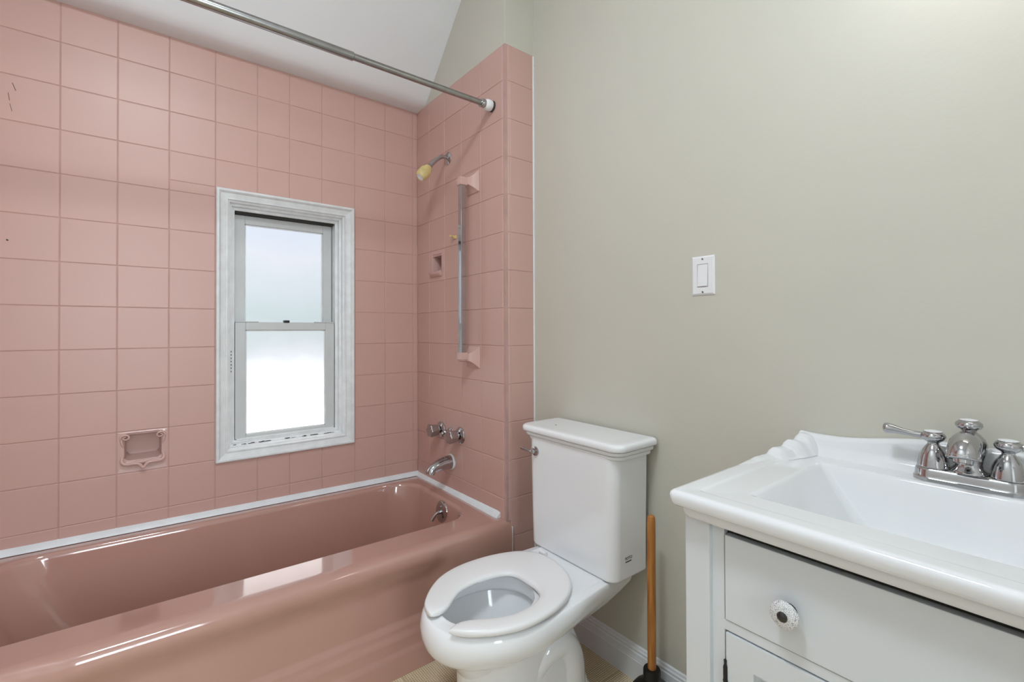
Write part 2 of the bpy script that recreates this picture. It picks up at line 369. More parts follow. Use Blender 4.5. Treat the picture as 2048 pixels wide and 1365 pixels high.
for i in range(26):   # flakes of grime along the sill and the left channel
    x = random.uniform(SX0-.01, SX1+.01); w = random.uniform(.004, .022)
    g.box((x, .030, .6785+random.uniform(0, .002)), (x+w, .034, .6805+random.uniform(0, .003)))
for i in range(7): g.box((SX0-.019, .0285, .99+.014*i), (SX0-.0165, .032, .996+.014*i))
g.build('grime_flakes', 'grime', win)['kind'] = 'stuff'

# ------------------------------------------------------------------ caulk trims round the tub
def zr(x): return 0.402-0.0145*x                      # the tub rim climbs a little to the left
tri = [(0.0, 0.0), (0.022, 0.0), (0.020, 0.006), (0.006, 0.020), (0.0, 0.022)]
g = G().loft([[(x, 0.003-a, zr(x)+0.002+b*0.95) for a, b in tri] for x in (-1.624, -1.1, -0.55, -0.2, 0.0)])
tag(g.build('trim_1', 'white_caulk', smooth=30), 'white caulk strip between bathtub and window wall', 'trim', kind='structure')
g = G().loft([[(0.003-a*s, y, zr(0)+0.0+b*s) for a, b in tri] for y, s in ((0.0, .85), (-0.2, .8), (-0.5, .95), (-0.705, 1.1), (-0.725, .95))])
tag(g.build('trim_2', 'white_caulk', smooth=30), 'white caulk strip between bathtub and shower end wall', 'trim', kind='structure')
g = G().loft([[(0.0205, RETY-0.016, z), (0.0205, RETY+0.002, z), (0.0300, RETY+0.002, z), (0.029, RETY-0.006, z), (0.025, RETY-0.013, z)] for z in (0.0, 0.15, 0.372)])
tag(g.build('trim_3', 'white_caulk', smooth=30), 'pale vertical caulk bead between tub end and tile return', 'trim', kind='structure')

# ------------------------------------------------------------------ bathtub
tub = thing('bathtub', (-0.76, -0.40, 0), 'pink enamelled built-in bathtub under the window', 'bathtub')
def bul(x): return sm(-1.36, -1.26, x)*(1-sm(-0.36, -0.24, x))
midp = [(.402, -.742), (.4015, -.757), (.397, -.771), (.389, -.781), (.377, -.7865), (.362, -.787), (.347, -.783), (.333, -.775), (.318, -.766), (.300, -.760), (.28, -.7575), (.175, -.7555), (.166, -.757), (.157, -.7625), (.148, -.764), (.140, -.764), (.131, -.7665), (.122, -.771), (.113, -.772), (.088, -.772), (.079, -.7745), (.070, -.779), (.061, -.780), (.0, -.780)]
endp = [(.402, -.742), (.4015, -.752), (.397, -.762), (.389, -.7695), (.377, -.774), (.362, -.776)]+[(z, -.7775) for z, y in midp[6:]]
XS = [-1.622, -1.58, -1.54]+[-1.50+.05*i for i in range(3)]+[-1.37+.012*i for i in range(11)]+[-1.2+.1*i for i in range(8)]+[-.40+.012*i for i in range(18)]+[-.17, -.1, -.05, 0, .021]
XS = sorted(set(round(x, 4) for x in XS))
def zt(x, z): return z-0.0145*min(x, 0)*(z/0.402)
rings = []
for x in XS:
    b = bul(x); ring = []
    for (z, y), (z2, y2) in zip(midp, endp):
        yy = y2+(y-y2)*b; zz = z2+(z-z2)*b
        if x > 0: yy = min(yy, RETY-0.0005); zz = zz if zz < 0.36 else zz-0.012*(zz-0.36)/0.04
        ring.append((x, yy, zt(x, zz)))
    rings.append(ring)
g = G().loft(rings, False, False, False)
n = len(midp); k0 = len(XS)-1
g.loft([[q for q in rings[-1]], [(q[0], RETY, q[2]) for q in rings[-1]]], False, False, False)
apron = g.build('apron', 'pink_tub', tub, smooth=60)
def oval(x0, x1, y0, y1, rl, rr, z): return [(a, b, zt(a, c)) for a, b, c in rrect(x0, x1, y0, y1, (rr, rl, rl, rr), z, 10)]
def outer(z):   # same point count as oval()
    return [(a, b, zt(a, c)) for a, b, c in rrect(-1.622, -0.0005, -.742, -.0005, .004, z, 10)]
R_ = [outer(.402), oval(-1.545, -.062, -.640, -.050, .14, .12, .402), oval(-1.537, -.068, -.634, -.056, .14, .12, .400), oval(-1.530, -.073, -.629, -.061, .14, .12, .394), oval(-1.524, -.077, -.625, -.065, .14, .12, .384),
      oval(-1.50, -.086, -.616, -.074, .14, .12, .33), oval(-1.43, -.105, -.600, -.09, .14, .12, .2), oval(-1.36, -.13, -.585, -.105, .14, .12, .1), oval(-1.32, -.155, -.56, -.13, .13, .11, .065), oval(-1.22, -.25, -.47, -.22, .1, .08, .05)]
G().loft(R_, False, True).build('basin', 'pink_tub', tub, smooth=60)
# overflow plate with trip lever, on the end of the basin
oc = Vector((-.081, -.394, .345)); od = Vector((-1, 0, .10)).normalized()
ov = G().lathe([(.0, -.004), (.048, -.004), (.049, .001), (.047, .005), (.036, .0085), (.0, .010)], oc, od, 40).build('overflow_plate', 'chrome', tub)
G().lathe([(.009, .004), (.010, .02), (.0085, .024), (0, .025)], oc, od, 20).tube([oc+od*.02, oc+od*.032+Vector((0, .004, -.012)), oc+od*.046+Vector((0, .010, -.036))], [.006, .0065, .0085], 14).build('trip_lever', 'chrome', tub, ov)
for s in (-1, 1): G().lathe([(.0045, .006), (.0045, .0105), (0, .011)], oc+Vector((0, 0.0, .024*s)), od, 14).build('screw', 'chrome', tub, ov)

# ------------------------------------------------------------------ soap dishes set in the tile
def soap_w():
    x0, x1, z0, z1 = SOAP_W; cx, cz = (x0+x1)/2, (z0+z1)/2
    t = thing('soap_dish', (cx, 0, z0), 'pink ceramic soap dish with scrolled rim recessed in the tiles left of the window', 'soap dish')
    h = (x1-x0-JG)/2
    def oct_(w, zb, zt_, c, y): return [(cx-w, y, cz+zb+c), (cx-w, y, cz+zt_-c), (cx-w+c, y, cz+zt_), (cx+w-c, y, cz+zt_), (cx+w, y, cz+zt_-c), (cx+w, y, cz+zb+c), (cx+w-c, y, cz+zb), (cx-w+c, y, cz+zb)]
    rs = [oct_(h, -h, h, .0005, .008), oct_(h, -h, h, .0008, .002), oct_(h-.002, -h+.002, h-.002, .001, 0), oct_(.057, -.034, .071, .010, -.0002), oct_(.0555, -.0325, .0695, .010, .001), oct_(.0545, -.031, .0685, .010, .004), oct_(.053, -.029, .067, .010, .03), oct_(.050, -.024, .060, .010, .085)]
    b = G().loft(rs, False, True).build('recess', 'pink_ceramic', t, smooth=45)
    lip = catmull([(cx-.060, -.001, cz-.014), (cx-.062, -.006, cz-.032), (cx-.052, -.012, cz-.042), (cx-.024, -.015, cz-.042), (cx-.011, -.016, cz-.046), (cx, -.016, cz-.060), (cx+.011, -.016, cz-.046), (cx+.024, -.015, cz-.042), (cx+.052, -.012, cz-.042), (cx+.062, -.006, cz-.032), (cx+.060, -.001, cz-.014)], 40)
    G().tube(lip, [.0045]*3+[.0058]*34+[.0045]*3, 12).build('lip', 'pink_ceramic', t, smooth=60)
    for s in (-1, 1):
        sp = []
        for i in range(26):
            a = i/25*2.6*math.pi; q = .016*(1-i/34)
            sp.append((cx+s*(.052+q*math.cos(a)*.9), -.003-.002*i/25, cz+.054+q*math.sin(a)*.75))
        G().tube(sp, [.0038*(1-i/50) for i in range(26)], 8).tube([(cx+s*.064, -.002, cz+.048), (cx+s*.061, -.003, cz+.030), (cx+s*.057, -.001, cz+.018)], [.005, .004, .001], 8).build('scroll', 'pink_ceramic', t, smooth=60)
    G().box((cx-.052, -.010, cz-.044), (cx+.052, .02, cz-.034)).build('tray', 'pink_ceramic', t, bevel=.002)
soap_w()
def soap_e():
    y0, y1, z0, z1 = SOAP_E; cy, cz = (y0+y1)/2, (z0+z1)/2
    t = thing('soap_dish', (0, cy, z0), 'small pink ceramic recessed dish in the shower end wall beside the grab bar', 'soap dish')
    h = (y1-y0-JG)/2
    def rc(w, zb, zt_, x): return [(x, cy-w, cz+zb), (x, cy-w, cz+zt_), (x, cy+w, cz+zt_), (x, cy+w, cz+zb)]
    rs = [rc(h, -h, h, .008), rc(h, -h, h, .002), rc(h-.002, -h+.002, h-.002, 0), rc(.046, -.040, .058, -.0003), rc(.0445, -.0385, .0565, .001), rc(.0435, -.0375, .0555, .004), rc(.042, -.036, .054, .03), rc(.040, -.034, .050, .075)]
    G().loft(rs, False, True).build('recess', 'pink_ceramic', t, smooth=40, bevel=.0015)
    lipc = []
    for i in range(13):
        a = -1+2*i/12
        lipc.append([(0.002, cy+a*.058, cz-.056), (-.012+.005*a*a, cy+a*.058, cz-.053), (-.022+.010*a*a, cy+a*.060, cz-.042+.006*a*a), (-.022+.010*a*a, cy+a*.060, cz-.036+.008*a*a), (-.014+.006*a*a, cy+a*.058, cz-.038+.006*a*a), (.002, cy+a*.056, cz-.044)])
    G().loft(lipc).build('lip', 'pink_ceramic', t, smooth=50)
soap_e()

# ------------------------------------------------------------------ shower curtain rod
YR = -.680
t = thing('shower_rod', (-.55, YR, 2.07), 'grey steel tension shower curtain rod with white rubber end', 'shower rod')
ry = lambda x: 2.096+.002*x
G().tube([(-.60, YR, ry(-.6)), (-.05, YR, ry(-.05))], .0115, 24).build('inner_tube', 'brushed_steel', t)
G().tube([(-1.58, YR, ry(-1.5)), (-.585, YR, ry(-.585)), (-.583, YR, ry(-.583))], [.0145, .0145, .0125], 24).build('outer_tube', 'brushed_steel', t)
G().lathe([(.012, 0), (.0165, .001), (.0175, .004), (.0155, .008), (.0175, .012), (.0175, .020), (.016, .022)], (-.062, YR, ry(0)), (1, 0, 0), 28).build('end_nut', 'chrome', t)
for x, s in ((-.041, 1), (-1.583, -1)):
    G().lathe([(.014, 0), (.019, .003), (.0225, .010), (.0235, .020), (.0225, .028), (.021, .032)], (x, YR, ry(0)), (s, 0, 0), 28).build('rubber_end', 'white_plastic', t)
    G().lathe([(.021, .031), (.0225, .033), (.0225, .040), (0, .0405)], (x, YR, ry(0)), (s, 0, 0), 28).build('foot_pad', 'soft_rubber', t)

# ------------------------------------------------------------------ shower head
t = thing('shower_fixture', (0, -.318, 1.984), 'yellowed ivory shower head on a curved chrome arm', 'shower head')
fo = Vector((0, -.318, 1.984))
G().lathe([(0, -.001), (.031, -.001), (.031, .002), (.028, .005), (.020, .009), (.0125, .012), (.0, .013)], fo, (-1, 0, 0), 36).build('flange', 'chrome', t)
arm = catmull([fo, fo+Vector((-.022, 0, .004)), fo+Vector((-.045, 0, -.004)), fo+Vector((-.075, .0, -.032)), fo+Vector((-.096, .0, -.056))], 24)
G().tube(arm, .0098, 20).build('arm', 'chrome', t)
hd = (arm[-1]-arm[-4]).normalized()
G().lathe([(.0115, -.004), (.0125, 0), (.0125, .012), (.0115, .014)], arm[-1], hd, 8).build('collar', 'chrome', t)
G().lathe([(.012, .008), (.016, .010), (.020, .016), (.0205, .022), (.024, .026), (.0275, .034), (.0285, .044), (.0285, .054), (.0275, .055), (.0275, .057), (.0283, .058), (.0275, .068), (.024, .078), (.020, .083), (.019, .080), (0, .079)], arm[-1], hd, 36).build('spray_body', 'ivory_plastic', t)
G().lathe([(.018, .078), (.018, .0815), (.013, .0825), (.0125, .0800), (0, .0800)], arm[-1], hd, 30).build('spray_face', 'white_plastic', t)

# ------------------------------------------------------------------ vertical towel / grab bar
t = thing('grab_bar', (0, -.535, 1.045), 'vertical square chrome bar held by two pink ceramic brackets on the shower end wall', 'grab bar')
YB = -.535
for zc, s in ((1.812, 1), (1.046, -1)):
    b = G().loft([[(x, YB+a*w, zc+c*w-s*d) for a, c in ((-1, -1), (1, -1), (1, 1), (-1, 1))] for x, w, d in ((.001, .047, .0), (-.004, .047, .0), (-.010, .037, .0), (-.020, .026, 0), (-.032, .018, 0), (-.046, .0145, 0), (-.075, .0145, 0))])
    br = b.build('bracket', 'pink_ceramic', t, smooth=50, bevel=.002)
    G().loft([[(-.060+a*w, YB+c*w, zc+s*z) for a, c in ((-1, -1), (1, -1), (1, 1), (-1, 1))] for z, w in ((-.022, .0165), (-.018, .0175), (.008, .0175), (.015, .012), (.017, .009))]).build('socket', 'pink_ceramic', t, br, bevel=.002)
G().box((-.060-.0125, YB-.0125, 1.052), (-.060+.0125, YB+.0125, 1.806)).build('bar', 'chrome', t, bevel=.0025)

# broken hook behind the bar
t = thing('wall_hook', (0, -.379, 1.585), 'broken ivory plastic hook stub on the shower tiles behind the chrome bar', 'hook')
G().box((.001, -.392, 1.590), (-.005, -.366, 1.606)).build('base', 'ivory_plastic', t, bevel=.002)
G().tube([(-.003, -.374, 1.600), (-.018, -.376, 1.602), (-.026, -.379, 1.601)], [.006, .0055, .005], 8).build('stub', 'ivory_plastic', t)

# ------------------------------------------------------------------ tub taps
def fluted(g, o, d, r0, r1, l, n=8):
    d = Vector(d); a = Vector((0, 1, 0)); b = d.cross(a); N = n*6; rings = []
    for tt, sc in ((0, .85), (.03, .98), (.10, 1), (.55, 1), (.85, 1), (.95, .96), (1, .86)):
        R0 = r0+(r1-r0)*tt
        rings.append([Vector(o)+d*(l*tt)+(a*math.cos(w)+b*math.sin(w))*R0*sc*(1+.10*math.cos(n*w)) for w in [2*math.pi*i/N for i in range(N)]])
    return g.loft(rings)
for yv, lab in ((-.250, 'chrome fluted tub tap handle nearest the window wall'), (-.424, 'chrome fluted tub tap handle nearest the toilet')):
    zv = .683
    t = thing('tub_tap', (0, yv, zv), lab, 'tap', 'tub tap handles on the shower end wall')
    G().lathe([(.038, -.001), (.038, .004), (.034, .009), (.023, .014), (.015, .016), (.015, .026)], (0, yv, zv), (-1, 0, 0), 32).build('escutcheon', 'chrome', t)
    fluted(G(), (-.022, yv, zv), (-1, 0, 0), .024, .0305, .046, 6).build('handle', 'chrome', t, smooth=60)
t = thing('diverter_knob', (0, -.338, .683), 'small chrome diverter knob between the two tub taps', 'tap')
G().lathe([(.025, -.001), (.025, .003), (.022, .007), (.013, .012), (.0095, .014), (.0095, .024)], (0, -.338, .683), (-1, 0, 0), 30).build('escutcheon', 'chrome', t)
G().lathe([(.010, .018), (.014, .022), (.0165, .028), (.0165, .034), (.014, .038), (.008, .040), (.008, .048), (.005, .052), (0, .052)], (0, -.338, .683), (-1, 0, 0), 24).build('knob', 'chrome', t)
t = thing('tub_spout', (0, -.340, .540), 'chrome bathtub filler spout below the taps', 'spout')
sp = catmull([(.004, -.340, .545), (-.03, -.340, .544), (-.07, -.340, .538), (-.095, -.340, .529), (-.108, -.340, .518), (-.112, -.340, .508)], 22)
g = G(); rings = []
for i, p in enumerate(sp):
    tt = i/21; T = (sp[min(i+1, 21)]-sp[max(i-1, 0)]).normalized(); up_ = Vector((0, 1, 0)).cross(T)
    ry_, rz_ = .030-.007*tt, .034-.014*tt
    rings.append([p+Vector((0, 1, 0))*ry_*math.cos(w)+up_*rz_*math.sin(w) for w in [2*math.pi*k/24 for k in range(24)]])
g.loft(rings).build('body', 'chrome', t, smooth=60)
G().lathe([(.0365, -.001), (.0365, .004), (.033, .007)], (0, -.340, .545), (-1, 0, 0), 32).build('caulk_ring', 'white_caulk', t)

# ------------------------------------------------------------------ light switch
t = thing('light_switch', (GX, -1.5225, 1.27), 'white rocker light switch on the sage wall above the toilet', 'light switch')
yc, zc = -1.5225, 1.3215
def yz(w, h, x): return [(x, yc-w, zc-h), (x, yc+w, zc-h), (x, yc+w, zc+h), (x, yc-w, zc+h)]
G().loft([yz(.0355, .0575, GX), yz(.0355, .0575, GX-.002), yz(.0305, .0525, GX-.006), yz(.0172, .034, GX-.006), yz(.0168, .0336, GX-.003)], True, True).build('cover_plate', 'white_plastic', t, smooth=20)
G().loft([[(GX-.002, yc-.0155, zc-.0322), (GX-.002, yc+.0155, zc-.0322), (GX-.002, yc+.0155, zc+.0322), (GX-.002, yc-.0155, zc+.0322)], [(GX-.0095, yc-.0155, zc-.0315), (GX-.0095, yc+.0155, zc-.0315), (GX-.0055, yc+.0155, zc+.0322), (GX-.0055, yc-.0155, zc+.0322)]]).build('rocker', 'white_plastic', t, smooth=20, bevel=.0008)
for s in (-1, 1): G().lathe([(.0032, .005), (.0032, .0066), (.0022, .0072), (0, .0070)], (GX, yc, zc+s*.0485), (-1, 0, 0), 12).build('screw', 'brushed_steel', t)

# ------------------------------------------------------------------ toilet
TY = -1.142
toi = thing('toilet', (-.2, TY, 0), 'white two-piece toilet with open-front seat between tub and vanity', 'toilet')
def egg(xc, af, b, xb, wb, z, e=1.0, n1=16, n2=8, n3=6, rb=.03):
    half = []
    for i in range(n1+1):
        a = math.pi/2*i/n1; half.append((xc-af*math.cos(a)**e, b*math.sin(a)**e))
    for i in range(1, n2+1):
        s = i/n2; x = xc+(xb-rb-xc)*s; half.append((x, b+(wb-b)*sm(0, 1, s)))
    for i in range(1, n3+1):
        a = math.pi/2*i/n3; half.append((xb-rb+rb*math.sin(a), wb-rb+rb*math.cos(a)))
    half.append((xb, 0))
    R = [(x, TY-w, z) for x, w in half]; Lh = [(x, TY+w, z) for x, w in half[1:-1]]
    return R+Lh[::-1]
ell = lambda xc, af, ab, b, z, n=len(egg(0, .1, .1, .1, .05, 0)): None
def inner(xf, xb, b, z):   # bowl opening with the same number of points as egg()
    m = 31; xc = xf+(xb-xf)*.52; half = []
    for i in range(m+1):
        a = math.pi*i/m; c = math.cos(a)
        half.append((xc-(xc-xf)*c if c > 0 else xc-(xb-xc)*c, b*math.sin(a)**.9 if 0 < i < m else 0))
    R = [(x, TY-w, z) for x, w in half]; Lh = [(x, TY+w, z) for x, w in half[1:-1]]
    return R+Lh[::-1]
XC = -.300
rings = [inner(-.40, -.30, .03, .16), inner(-.44, -.27, .06, .19), inner(-.49, -.225, .105, .27), inner(-.522, -.198, .138, .330), inner(-.508, -.211, .122, .342), inner(-.500, -.216, .117, .352), inner(-.499, -.217, .116, .382), inner(-.502, -.214, .119, .388),
         egg(XC, .205, .150, .112, .134, .390), egg(XC, .212, .157, .114, .138, .3893), egg(XC, .215, .160, .115, .140, .3868), egg(XC, .236, .178, .124, .155, .386), egg(XC, .244, .185, .126, .158, .383), egg(XC, .251, .190, .126, .158, .372), egg(XC, .256, .1925, .118, .157, .355), egg(XC, .255, .190, .075, .152, .335),
         egg(XC, .250, .180, .020, .146, .315), egg(XC, .240, .165, -.035, .138, .299), egg(XC, .228, .150, -.075, .130, .286), egg(XC, .215, .138, -.095, .122, .279), egg(XC, .195, .124, -.10, .113, .272), egg(XC, .175, .113, -.10, .106, .262), egg(XC, .160, .107, -.09, .102, .24), egg(XC, .152, .104, -.07, .100, .20), egg(XC, .148, .103, -.05, .098, .12), egg(XC, .150, .105, -.03, .100, .06), egg(XC, .158, .112, -.01, .106, .025), egg(XC, .166, .118, .0, .112, .012), egg(XC, .168, .120, .0, .114, 0)]
G().loft(rings, True, True).build('bowl', 'porcelain', toi, smooth=70)
for s in (-1, 1):   # trapway relief and foot on both sides of the pedestal
    g = G().tube(catmull([(-.26, TY+s*.075, .16), (-.21, TY+s*.082, .215), (-.15, TY+s*.084, .222), (-.11, TY+s*.084, .17), (-.10, TY+s*.084, .09), (-.095, TY+s*.084, .0)], 26), [.028+.012*sm(0, 8, i) for i in range(26)], 18)
    g.build('trapway', 'porcelain', toi, smooth=70)
    G().lathe([(.058, 0), (.058, .014), (.052, .024), (.040, .030), (.0, .032)], (-.10, TY+s*.105, 0), (0, 0, 1), 28).build('foot', 'porcelain', toi, smooth=50)
    G().lathe([(.019, .028), (.019, .036), (.015, .044), (.007, .048), (0, .0485)], (-.09, TY+s*.125, 0), (0, 0, 1), 20).build('bolt_cap', 'porcelain', toi, smooth=50)
# open-front seat
so = [(-.541, -1.132), (-.543, -1.118), (-.536, -1.092), (-.520, -1.066), (-.487, -1.029), (-.443, -.994), (-.400, -.974), (-.355, -.963), (-.310, -.960), (-.261, -.963), (-.215, -.971), (-.170, -.985), (-.130, -1.005), (-.100, -1.032), (-.084, -1.068), (-.079, -1.11), (-.084, -1.155), (-.098, -1.20), (-.118, -1.237), (-.148, -1.272), (-.195, -1.304), (-.240, -1.320), (-.287, -1.329), (-.335, -1.331), (-.380, -1.326), (-.420, -1.313), (-.455, -1.297), (-.503, -1.264), (-.528, -1.238), (-.538, -1.224)]
si = [(-.534, -1.137), (-.518, -1.140), (-.500, -1.137), (-.478, -1.126), (-.447, -1.102), (-.416, -1.082), (-.385, -1.075), (-.350, -1.071), (-.320, -1.072), (-.293, -1.076), (-.268, -1.083), (-.248, -1.094), (-.236, -1.112), (-.231, -1.14), (-.231, -1.175), (-.234, -1.212), (-.247, -1.242), (-.275, -1.262), (-.310, -1.271), (-.345, -1.273), (-.380, -1.269), (-.421, -1.252), (-.465, -1.224), (-.495, -1.212), (-.515, -1.212), (-.530, -1.217)]
N = 72
O_ = catmull([(x, y, 0) for x, y in so], N); I_ = catmull([(x, y, 0) for x, y in si], N)
sec = [(.08, .0), (.0, .25), (.0, .62), (.035, .86), (.10, .97), (.25, 1.04), (.5, 1.06), (.75, 1.0), (.90, .90), (.97, .74), (1.0, .5), (1.0, .22), (.93, 0)]
rings = []
for i in range(N):
    k = min(i, N-1-i); q = 1.0 if k > 3 else (.35, .75, .92, .98)[k]
    o_, i_ = O_[i], I_[i]; mid = (o_+i_)/2
    rings.append([(*(mid+((o_.lerp(i_, v))-mid)*q).to_2d(), .3925+.020*(.5+(h-.5)*q)) for v, h in sec])
st = G().loft(rings).build('seat', 'seat_plastic', toi, smooth=60)
G().tube([(-.066, TY+.070, .401), (-.066, TY+.100, .401)], .0075, 14).build('hinge', 'seat_plastic', toi, st)
# tank
tx0, tx1 = -.030, .137
tr = [(tx0+.007, tx1, TY-.183, TY+.191, .03, .3895), (tx0+.002, tx1, TY-.188, TY+.196, .032, .392), (tx0, tx1, TY-.190, TY+.198, .034, .398), (tx0, tx1, TY-.191, TY+.202, .034, .50), (tx0-.003, tx1, TY-.196, TY+.205, .034, .772)]
G().loft([rrect(a, b, c, d, (.012, e, e, .012), z, 8) for a, b, c, d, e, z in tr]).build('tank', 'porcelain', toi, smooth=50)
lid = []
LX0, LX1, LY0, LY1 = -.052, .145, TY-.229, TY+.235
for d, z in ((.030, .766), (.0215, .7665), (.0195, .7685), (.0185, .774), (.0185, .778), (.0240, .7800), (.0250, .7812), (.0125, .7818), (.0105, .784), (.0095, .789), (.0095, .7925), (.0150, .7950), (.0160, .7962), (.0035, .7968), (.001, .799), (0, .804), (0, .810), (.0015, .8145), (.005, .818), (.011, .8195), (.03, .8198)):
    lid.append(rrect(LX0+d, LX1-d*.4, LY0+d, LY1-d, (.012, .038, .038, .012), z, 8))
ld = G().loft(lid).build('tank_lid', 'porcelain', toi, smooth=40)
G().lathe([(.003, 0), (.003, .001), (0, .0012)], (.03, TY+.12, .8195), (0, 0, 1), 10).build('chip_mark', 'grime', toi, ld)
fl = Vector((-.032, -.982, .728))
lv = G().lathe([(.017, -.001), (.017, .003), (.0155, .006), (.008, .008), (.0075, .018), (.0085, .022), (0, .026)], fl, (-1, 0, 0), 26).build('flush_lever', 'chrome', toi)
G().tube([fl+Vector((-.018, 0, 0)), fl+Vector((-.024, .016, .003)), fl+Vector((-.027, .032, .005)), fl+Vector((-.030, .046, .007))], [.0045, .005, .0062, .0066], 12).build('lever_arm', 'chrome', toi, lv)
def text(name, body, size, loc, rot, m, root, part=None):
    cu = bpy.data.curves.new(name, 'FONT'); cu.body = body; cu.size = size; cu.extrude = 0.0001; cu.align_x = 'CENTER'
    o = bpy.data.objects.new(name, cu); C.objects.link(o); bpy.context.view_layer.update()
    me = bpy.data.meshes.new_from_object(o.evaluated_get(bpy.context.evaluated_depsgraph_get())); bpy.data.objects.remove(o)
    me.materials.clear(); me.materials.append(MATS[m])
    o = bpy.data.objects.new(name, me); C.objects.link(o); o.parent = part or root; o.location = Vector(loc)-Vector(root.location); o.rotation_euler = rot; return o
text('maker_mark', 'TOTO', .0125, (.040, TY-.1915, .452), (math.pi/2, 0, 0), 'print_black', toi)['label'] = 'small black maker lettering'
G().box((.026, TY-.1900, .4445), (.054, TY-.1913, .4470)).build('maker_line', 'print_black', toi)

# ------------------------------------------------------------------ plunger
px, py = .062, -1.400
t = thing('plunger', (px, py, 0), 'plunger with wooden handle and black rubber cup standing by the toilet', 'plunger')
G().tube([(px, py, .125), (px, py, .30), (px+.001, py, .585), (px+.001, py, .597), (px+.001, py, .602), (px+.001, py, .604)], [.0125, .0128, .0125, .0115, .008, .003], 20).build('handle', 'handle_wood', t)
G().lathe([(.056, 0), (.062, .002), (.069, .008), (.070, .030), (.069, .052), (.063, .074), (.051, .090), (.037, .100), (.028, .105), (.0245, .109), (.0245, .112), (.0255, .118), (.0255, .140), (.0235, .144), (.0125, .145)], (px, py, 0), (0, 0, 1), 40).build('rubber_cup', 'black_rubber', t, smooth=50)

# ------------------------------------------------------------------ vanity cabinet
VY = -2.095; CX0 = -.340; VH = .333
van = thing('vanity_cabinet', (-.1, VY, 0), 'white painted vanity cabinet with drawer and doors under the sink', 'cabinet')
yl, yr_ = VY+VH, VY-VH
G().box((-.322, yl-.022, .08), (GX-.003, yl-.008, .806)).box((-.322, yr_+.008, .08), (GX-.003, yr_+.022, .806)).box((-.322, yr_+.008, .08), (GX-.003, yl-.008, .10)).box((GX-.013, yr_+.008, .08), (GX-.003, yl-.008, .806)).build('body', 'cabinet_paint', van, smooth=0)
G().box((-.322, yr_+.06, .790), (-.30, yl-.06, .8180)).build('shade_strip', 'shade_dark', van)  # dark strip painting in the shade between counter and drawer
for s in (1, -1):
    e = VY+s*VH
    G().box((CX0-.004, e, 0), (CX0+.05, e-s*.048, .816)).build('corner_post', 'cabinet_paint', van, bevel=.003)
    G().box((CX0+.006, e-s*.046, .05), (CX0+.03, e-s*.0705, .816)).build('stile', 'cabinet_paint', van, bevel=.0015)
G().box((CX0+.006, yl-.068, .633), (CX0+.03, yr_+.068, .6505)).build('rail', 'cabinet_paint', van, bevel=.0015)
G().box((CX0+.006, yl-.068, .05), (CX0+.03, yr_+.068, .11)).build('rail', 'cabinet_paint', van, bevel=.0015)
dr = G().box((CX0+.0035, yl-.072, .652), (CX0+.024, yr_+.072, .801)).build('drawer', 'cabinet_paint', van, bevel=.002)
def knob(y, z, x, par):
    k = G().lathe([(.0075, 0), (.007, .010), (.009, .013), (.0195, .0145), (.0215, .018), (.0205, .0225), (.015, .026), (.009, .0268), (.006, .0268)], (x, y, z), (-1, 0, 0), 36).build('knob', 'crackle_ceramic', van, par)
    G().lathe([(.0080, .0255), (.0076, .0285), (.005, .0305), (0, .031)], (x, y, z), (-1, 0, 0), 20).build('knob_screw', 'dark_steel', van, par)
    G().lathe([(.012, 0), (.012, .002), (.008, .013)], (x, y, z), (-1, 0, 0), 20).build('knob_base', 'dark_steel', van, par)
for y in (-1.939, 2*VY+1.939): knob(y, .716, CX0+.0035, dr)
for s in (1, -1):
    a, b = VY+s*(VH-.0735), VY+s*.002
    d_ = G().box((CX0+.010, a, .112), (CX0+.026, b, .630)).build('door', 'cabinet_paint', van, bevel=.001)
    y0, y1 = min(a, b), max(a, b)
    fr = slab(G(), [y0, y1], [.112, .630], [(y0+.047, y1-.047, .165, .583)], lambda g, p, q, c, e: g.box((CX0+.0035, p, c), (CX0+.0105, q, e)))
    fr.build('door_frame', 'cabinet_paint', van, d_, smooth=0)
    G().box((CX0+.006, y0+.055, .173), (CX0+.0105, y1-.055, .575)).build('door_panel', 'cabinet_paint', van, d_, bevel=.003)
    for z in (.535, .17): 
        G().tube([(CX0+.002, a+s*.0008, z-.035), (CX0+.002, a+s*.0008, z+.035)], .0036, 10).tube([(CX0+.002, a+s*.0008, z+.035), (CX0+.002, a+s*.0008, z+.040), (CX0+.002, a+s*.0008, z+.047)], [.0036, .0022, .0026], 10).tube([(CX0+.002, a+s*.0008, z+.010), (CX0+.002, a+s*.0008, z+.012)], .0042, 10).build('hinge', 'black_metal', van, d_)
    knob(VY+s*.03, .48, CX0+.0035, d_)

# ------------------------------------------------------------------ sink top
snk = thing('washbasin', (-.1, VY, .81), 'white porcelain sink top with rectangular basin and scalloped backsplash', 'sink')
SX, SYW, ZT = -.380, .346, .868
def top(d, z, rad=.010): return rrect(SX+d, GX-.002, VY-SYW+d, VY+SYW-d, (.002, max(.003, rad), max(.003, rad), .002), z, 5)
rs = [top(.036, .8185), top(.0255, .8185), top(.022, .8200), top(.0185, .8250), top(.0165, .8340), top(.0165, .8385), top(.0185, .8405), top(.0055, .8410), top(.0035, .8425), top(.0015, .8475), top(.0, .8545), top(.0, .8595), top(.0015, .8640), top(.005, .8670), top(.012, .868), top(.036, .8672), top(.040, .8662), top(.044, .864)]
def bas(x0, x1, w, rad, z): return rrect(x0, x1, VY-w, VY+w, rad, z, 5)
rs += [bas(-.284, .058, .247, .012, .8632), bas(-.278, .053, .242, .012, .8615), bas(-.274, .0505, .2375, .012, .858)]
